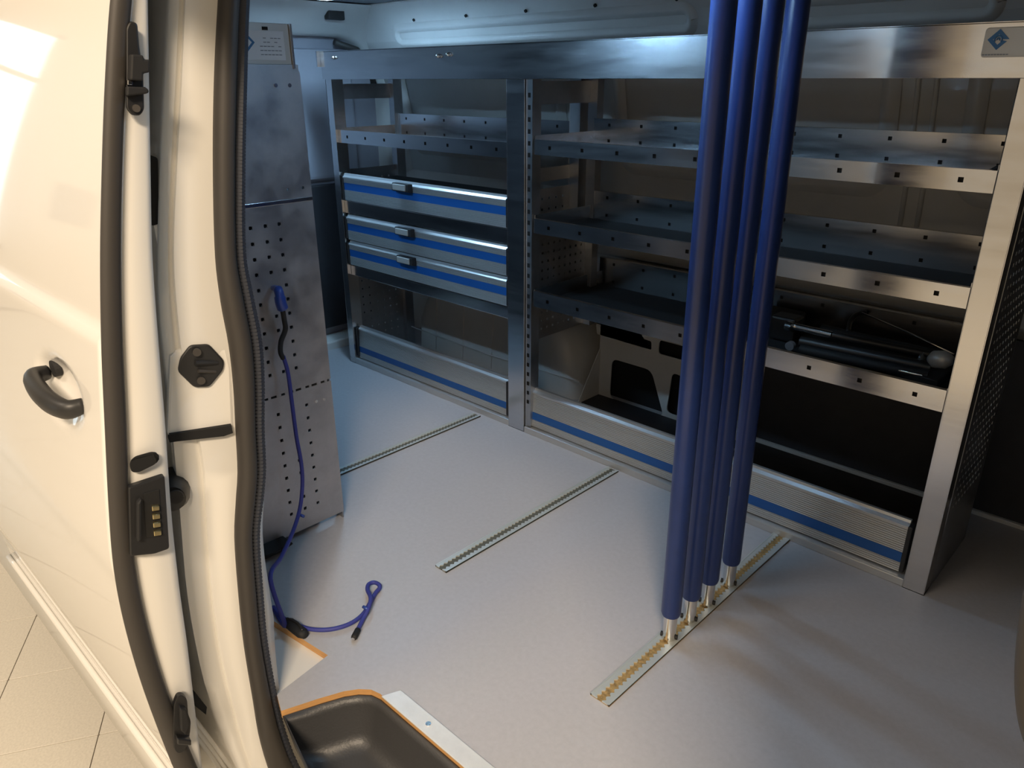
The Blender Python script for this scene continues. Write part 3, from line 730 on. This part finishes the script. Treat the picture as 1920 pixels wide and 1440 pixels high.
# tilted top bracket with printed sticker
part(MB().box(XP-.002, XP, Y0, .905, 1.062, 1.075), 'top_bracket', M['galv_panel'], pp)
bk = part(MB().box(XP-.004, XP-.002, Y0, .893, 1.075, 1.150), 'sticker_plate', M['plate'], pp, bevel=.001)
part(MB().box(XP-.006, XP+.004, .893, .897, 1.068, 1.150), 'bracket_flange', A_, pp)
stk = part(MB().box(XP-.002, XP-.0012, .70, .880, 1.083, 1.136), 'printed_sticker', M['label'], bk)
tx = MB()
for r_ in range(5):
    for k in range(6):
        if random.random() < .8 and not (r_ < 2 and k < 1): tx.box(XP-.0012, XP-.0008, .826+.008*k, .826+.008*k+.0062, 1.122-.0075*r_, 1.1235-.0075*r_)
part(tx, 'sticker_print', M['grey_ink'], bk)
cy, cz = at(462, 79, x=XP).y, at(462, 79, x=XP).z; lg = MB()
for k in range(4):
    a, b = D[k], D[(k+1) % 4]; q = [a, b, (b[0]*.66, b[1]*.66), (a[0]*.66, a[1]*.66)]
    lg.prism([(XP-.0012, cy+i*.018, cz+j*.018) for i, j in q], (.0004, 0, 0))
part(lg, 'sticker_emblem', M['ink'], bk)
for u, v in ((497, 53), (505, 129), (459, 129)):
    p = at(u, v, x=XP); part(MB().box(XP-.0012, XP-.0006, p.y-.006, p.y+.006, p.z-.003, p.z+.003), 'bracket_slot', M['hole'], bk)
part(MB().prism([(XP-.05, .66, .0), (XP-.05, .725, .0), (XP-.02, .735, .028), (XP-.02, .66, .03)], (.07, 0, 0)), 'foot_block', M['matte_black'], pp, bevel=.004)

# lashing rails let into the floor
def rail(x, y0, y1, w, label, bed):
    t = empty('lashing_rail', (x, y0, 0)); tag(t, label, 'rail', 'lashing rails across the van floor')
    part(MB().box(x-w/2, x+w/2, y0, y1, .0005, .0018), 'rail_bed', bed, t)
    for s in (-1, 1):
        P = []; n = int((y1-y0)/.0125)
        for k in range(n*6+1):
            yy = y0+(y1-y0)*k/(n*6); P.append((x+s*(.0105-.0052*abs(math.cos(math.pi*k/6))**1.5 if 1 else 0), yy, .0020))
        Q = P+[(x+s*w/2, y1, .0020), (x+s*w/2, y0, .0020)]
        part(MB().prism(Q, (0, 0, .0028)), 'rail_flange', M['rail'], t)
        part(MB().box(x+s*w/2-.0035 if s > 0 else x-w/2, x+w/2 if s > 0 else x-w/2+.0035, y0, y1, .002, .0055), 'rail_rib', M['rail'], t)
    return t
rail(-1.685, .90, 1.580, .036, 'narrow floor rail farthest from the blue poles, partly behind the perforated panel', M['rail_bed'])
rail(-1.125, .930, 1.588, .038, 'floor rail lying bare in the middle, between the cord and the shelf rack', M['rail_bed'])
rail(-.618, .868, 1.600, .043, 'scalloped floor rail in which the four blue poles stand', M['rail_gold'])

# four padded lashing poles
names = ['nearest blue foam-sleeved pole, front of the row of four', 'second blue foam-sleeved pole in the row of four, behind the front one',
         'third blue foam-sleeved pole in the row of four', 'rearmost blue foam-sleeved pole, closest to the shelf rack']
for k, y in enumerate((1.093, 1.168, 1.240, 1.332)):
    t = empty('lashing_pole', (-.617, y, .004)); tag(t, names[k], 'pole', 'blue lashing poles')
    top = Vector((-.622, y-.004, 1.30)); bot = Vector((-.617, y, .005)); d = (top-bot)
    P = lambda s: bot+d*s
    part(MB().tube([P(.045), P(.05), P(.5), P(.97), P(.975)], [.0175, .0195, .0195, .0195, .0175], 24), 'foam_sleeve', M['blue_tube'], t, smooth=True, auto=40)
    part(MB().tube([P(0), P(.004), P(.046)], [.0125, .0135, .0135], 20), 'steel_foot', M['chrome'], t, smooth=True, auto=40)
    part(MB().tube([P(.97), P(1.0)], .0135, 16), 'steel_head', M['chrome'], t, smooth=True)
    part(MB().cyl(bot+Vector((-.016, -.006, .006)), bot+Vector((.016, .006, .006)), .005, 10), 'locking_stud', M['matte_black'], t)

# elastic cord hanging on the panel and lying on the floor
tc_ = empty('elastic_cord', (-1.2, .7, 0)); tag(tc_, 'blue elastic cord hanging from the perforated panel and looped on the floor', 'cord')
hk = [at(512, 540, x=XP+.01), at(520, 541, x=XP+.035), at(524, 552, x=XP+.045), at(526, 566, x=XP+.045), at(530, 578, x=XP+.042)]
part(MB().tube(catmull(hk, 5), [.006]*6+[.010]*6+[.012]*9, 12), 'hook', M['blue_hook'], tc_, smooth=True)
part(MB().tube(catmull([at(529, 576, x=XP+.04), at(533, 600, x=XP+.03), at(535, 618, x=XP+.028), at(527, 640, x=XP+.028), at(526, 660, x=XP+.03), at(531, 672, x=XP+.03)], 5), .0055, 8, flat=1.3), 'strap_loop', M['matte_black'], tc_, smooth=True)
cp = [at(u, v, x=x) for u, v, x in ((531, 668, -1.445), (540, 700, -1.44), (548, 760, -1.43), (556, 820, -1.42), (565, 870, -1.41), (567, 910, -1.40), (562, 955, -1.38), (548, 1000, -1.34), (527, 1045, -1.28), (507, 1085, -1.22))]
cp += [Vector((-1.20, .575, .012))]
cp += [at(u, v, z=.008) for u, v in ((512, 1138), (530, 1158), (558, 1172), (585, 1180), (620, 1180), (655, 1170), (680, 1152), (694, 1130), (704, 1112))]
cp += [at(712, 1102, z=.010), at(709, 1095, z=.012), at(700, 1092, z=.013), at(691, 1096, z=.014), at(689, 1106, z=.016), at(695, 1122, z=.022), at(690, 1142, z=.018), at(680, 1162, z=.010), at(664, 1194, z=.008)]
cp = [Vector((p.x, p.y, max(p.z, .006))) for p in cp]
part(MB().tube(catmull(cp, 6), .0046, 10), 'cord', M['cord'], tc_, smooth=True)
e = at(664, 1195, z=.008); part(MB().tube([e+Vector((-.012, .018, .001)), e, e+Vector((.002, -.003, 0))], [.0062, .0066, .005], 12), 'end_sleeve', M['matte_black'], tc_, smooth=True)
part(MB().cyl(e+Vector((.0018, -.0030, 0)), e+Vector((.0030, -.005, 0)), .0038, 12), 'end_ferrule', M['chrome'], tc_)
a, b = at(536, 1163, z=.010), at(572, 1192, z=.010)
part(MB().tube([a, a.lerp(b, .15), a.lerp(b, .5), a.lerp(b, .85), b], [.006, .012, .0125, .012, .008], 12, flat=.8), 'cord_clip', M['matte_black'], tc_, smooth=True)
part(MB().tube(catmull([a.lerp(b, .1)+Vector((0, 0, .009)), a.lerp(b, .5)+Vector((.004, .004, .013)), a.lerp(b, .9)+Vector((0, 0, .009))], 5), .0024, 8), 'clip_lever', M['black'], tc_, smooth=True)
for u, v, z in ((565, 967, None), (684, 1140, .02)):
    p = at(u, v, x=-1.375) if z is None else at(u, v, z=z)
    part(MB().tube([p+Vector((-.006, 0, 0)), p+Vector((.007, .002, 0))], .0035, 8), 'cord_knot', M['blue_hook'], tc_, smooth=True)

# folded black lifting tool on the lowest shelf
ft_ = empty('folded_lifting_gear', (-.6, 1.75, .428)); tag(ft_, 'folded black metal gear with chrome rod and taut wire lying on the lowest shelf', 'tool')
zb = .436
def bar(a, b, r, nm, m, **k): return part(MB().tube([a, b], r, 12), nm, m, ft_, smooth=True, auto=40)
q = lambda u, v, z: at(u, v, z=z)
part(MB().box(-.87, -.76, 1.80, 1.90, zb-.006, zb+.045), 'end_block', M['matte_black'], ft_, bevel=.006)
part(MB().box(-.80, -.735, 1.775, 1.83, zb-.006, zb+.055), 'pivot_block', M['black'], ft_, bevel=.006)
bar(q(1490, 612, .49), q(1560, 628, .49), .0085, 'chrome_rod', M['chrome'])
bar(q(1560, 628, .49), q(1742, 664, .475), .0085, 'strut_tube', M['black'])
bar(q(1500, 640, .455), q(1745, 690, .45), .013, 'side_tube', M['black'])
bar(q(1500, 655, .445), q(1740, 705, .445), .012, 'side_tube', M['matte_black'])
bar(q(1540, 618, .46), q(1760, 668, .455), .014, 'rear_tube', M['matte_black'])
part(MB().prism([(-.72, 1.78, zb-.006), (-.38, 1.70, zb-.006), (-.38, 1.80, zb-.006), (-.72, 1.87, zb-.006)], (0, 0, .018)), 'base_plate', M['matte_black'], ft_, bevel=.003)
part(MB().tube(catmull([q(1590, 622, .47), q(1594, 604, .485), q(1606, 590, .50), q(1624, 586, .505)], 5), .006, 10), 'hook_arm', M['black'], ft_, smooth=True)
part(MB().tube([q(1616, 586, .507), q(1700, 622, .50), q(1789, 664, .49)], .0018, 8), 'wire', M['chrome'], ft_, smooth=True)
c = q(1762, 676, .47); part(MB().tube([c+Vector((-.020, .004, -.004)), c+Vector((-.012, 0, 0)), c+Vector((.012, -.004, .006)), c+Vector((.026, -.006, .008))], [.010, .019, .020, .010], 14), 'cast_head', M['plate'], ft_, smooth=True)
part(MB().tube([c+Vector((-.034, .008, -.006)), c+Vector((-.030, .006, -.005))], .017, 16), 'head_collar', M['chrome'], ft_, smooth=True, auto=40)
c2 = q(1482, 612, .49); part(MB().tube([c2+Vector((-.008, 0, 0)), c2+Vector((.008, -.004, 0))], .012, 14), 'rod_eye', M['chrome'], ft_, smooth=True, auto=40)
c3 = q(1482, 648, .45); part(MB().tube([c3+Vector((0, .006, 0)), c3+Vector((0, -.006, 0))], .011, 14), 'wheel', M['wheel'], ft_, smooth=True, auto=40)
bar(q(1665, 690, .446), q(1730, 705, .446), .005, 'pin', M['chrome'])

# ceiling LED lamps of the load bay
def led(x, y, label, power, n=3):
    t = empty('ceiling_lamp', (x, y, 1.30)); tag(t, label, 'lamp')
    part(MB().box(x-.13, x+.13, y-.045, y+.045, 1.285, 1.2995), 'lamp_housing', M['plate'], t, bevel=.006)
    for k in range(n):
        part(MB().box(x-.115+.08*k, x-.045+.08*k, y-.032, y+.032, 1.281, 1.2848), 'lamp_lens', M['lamp'], t)
    l = area('lamp_light', (x, y, 1.279), (x, y, 0), .22, .06, power, (.38, .68, 1.0)); l.parent = t; l.matrix_parent_inverse = Matrix.Translation((-x, -y, -1.30))
    return t
led(-2.20, 1.52, 'small white roof lamp above the rear end of the racks', 5)
led(-.75, 1.05, 'white roof lamp above the blue poles', 2.3)
led(-1.72, .62, 'roof lamp above the near side end panel', 8)
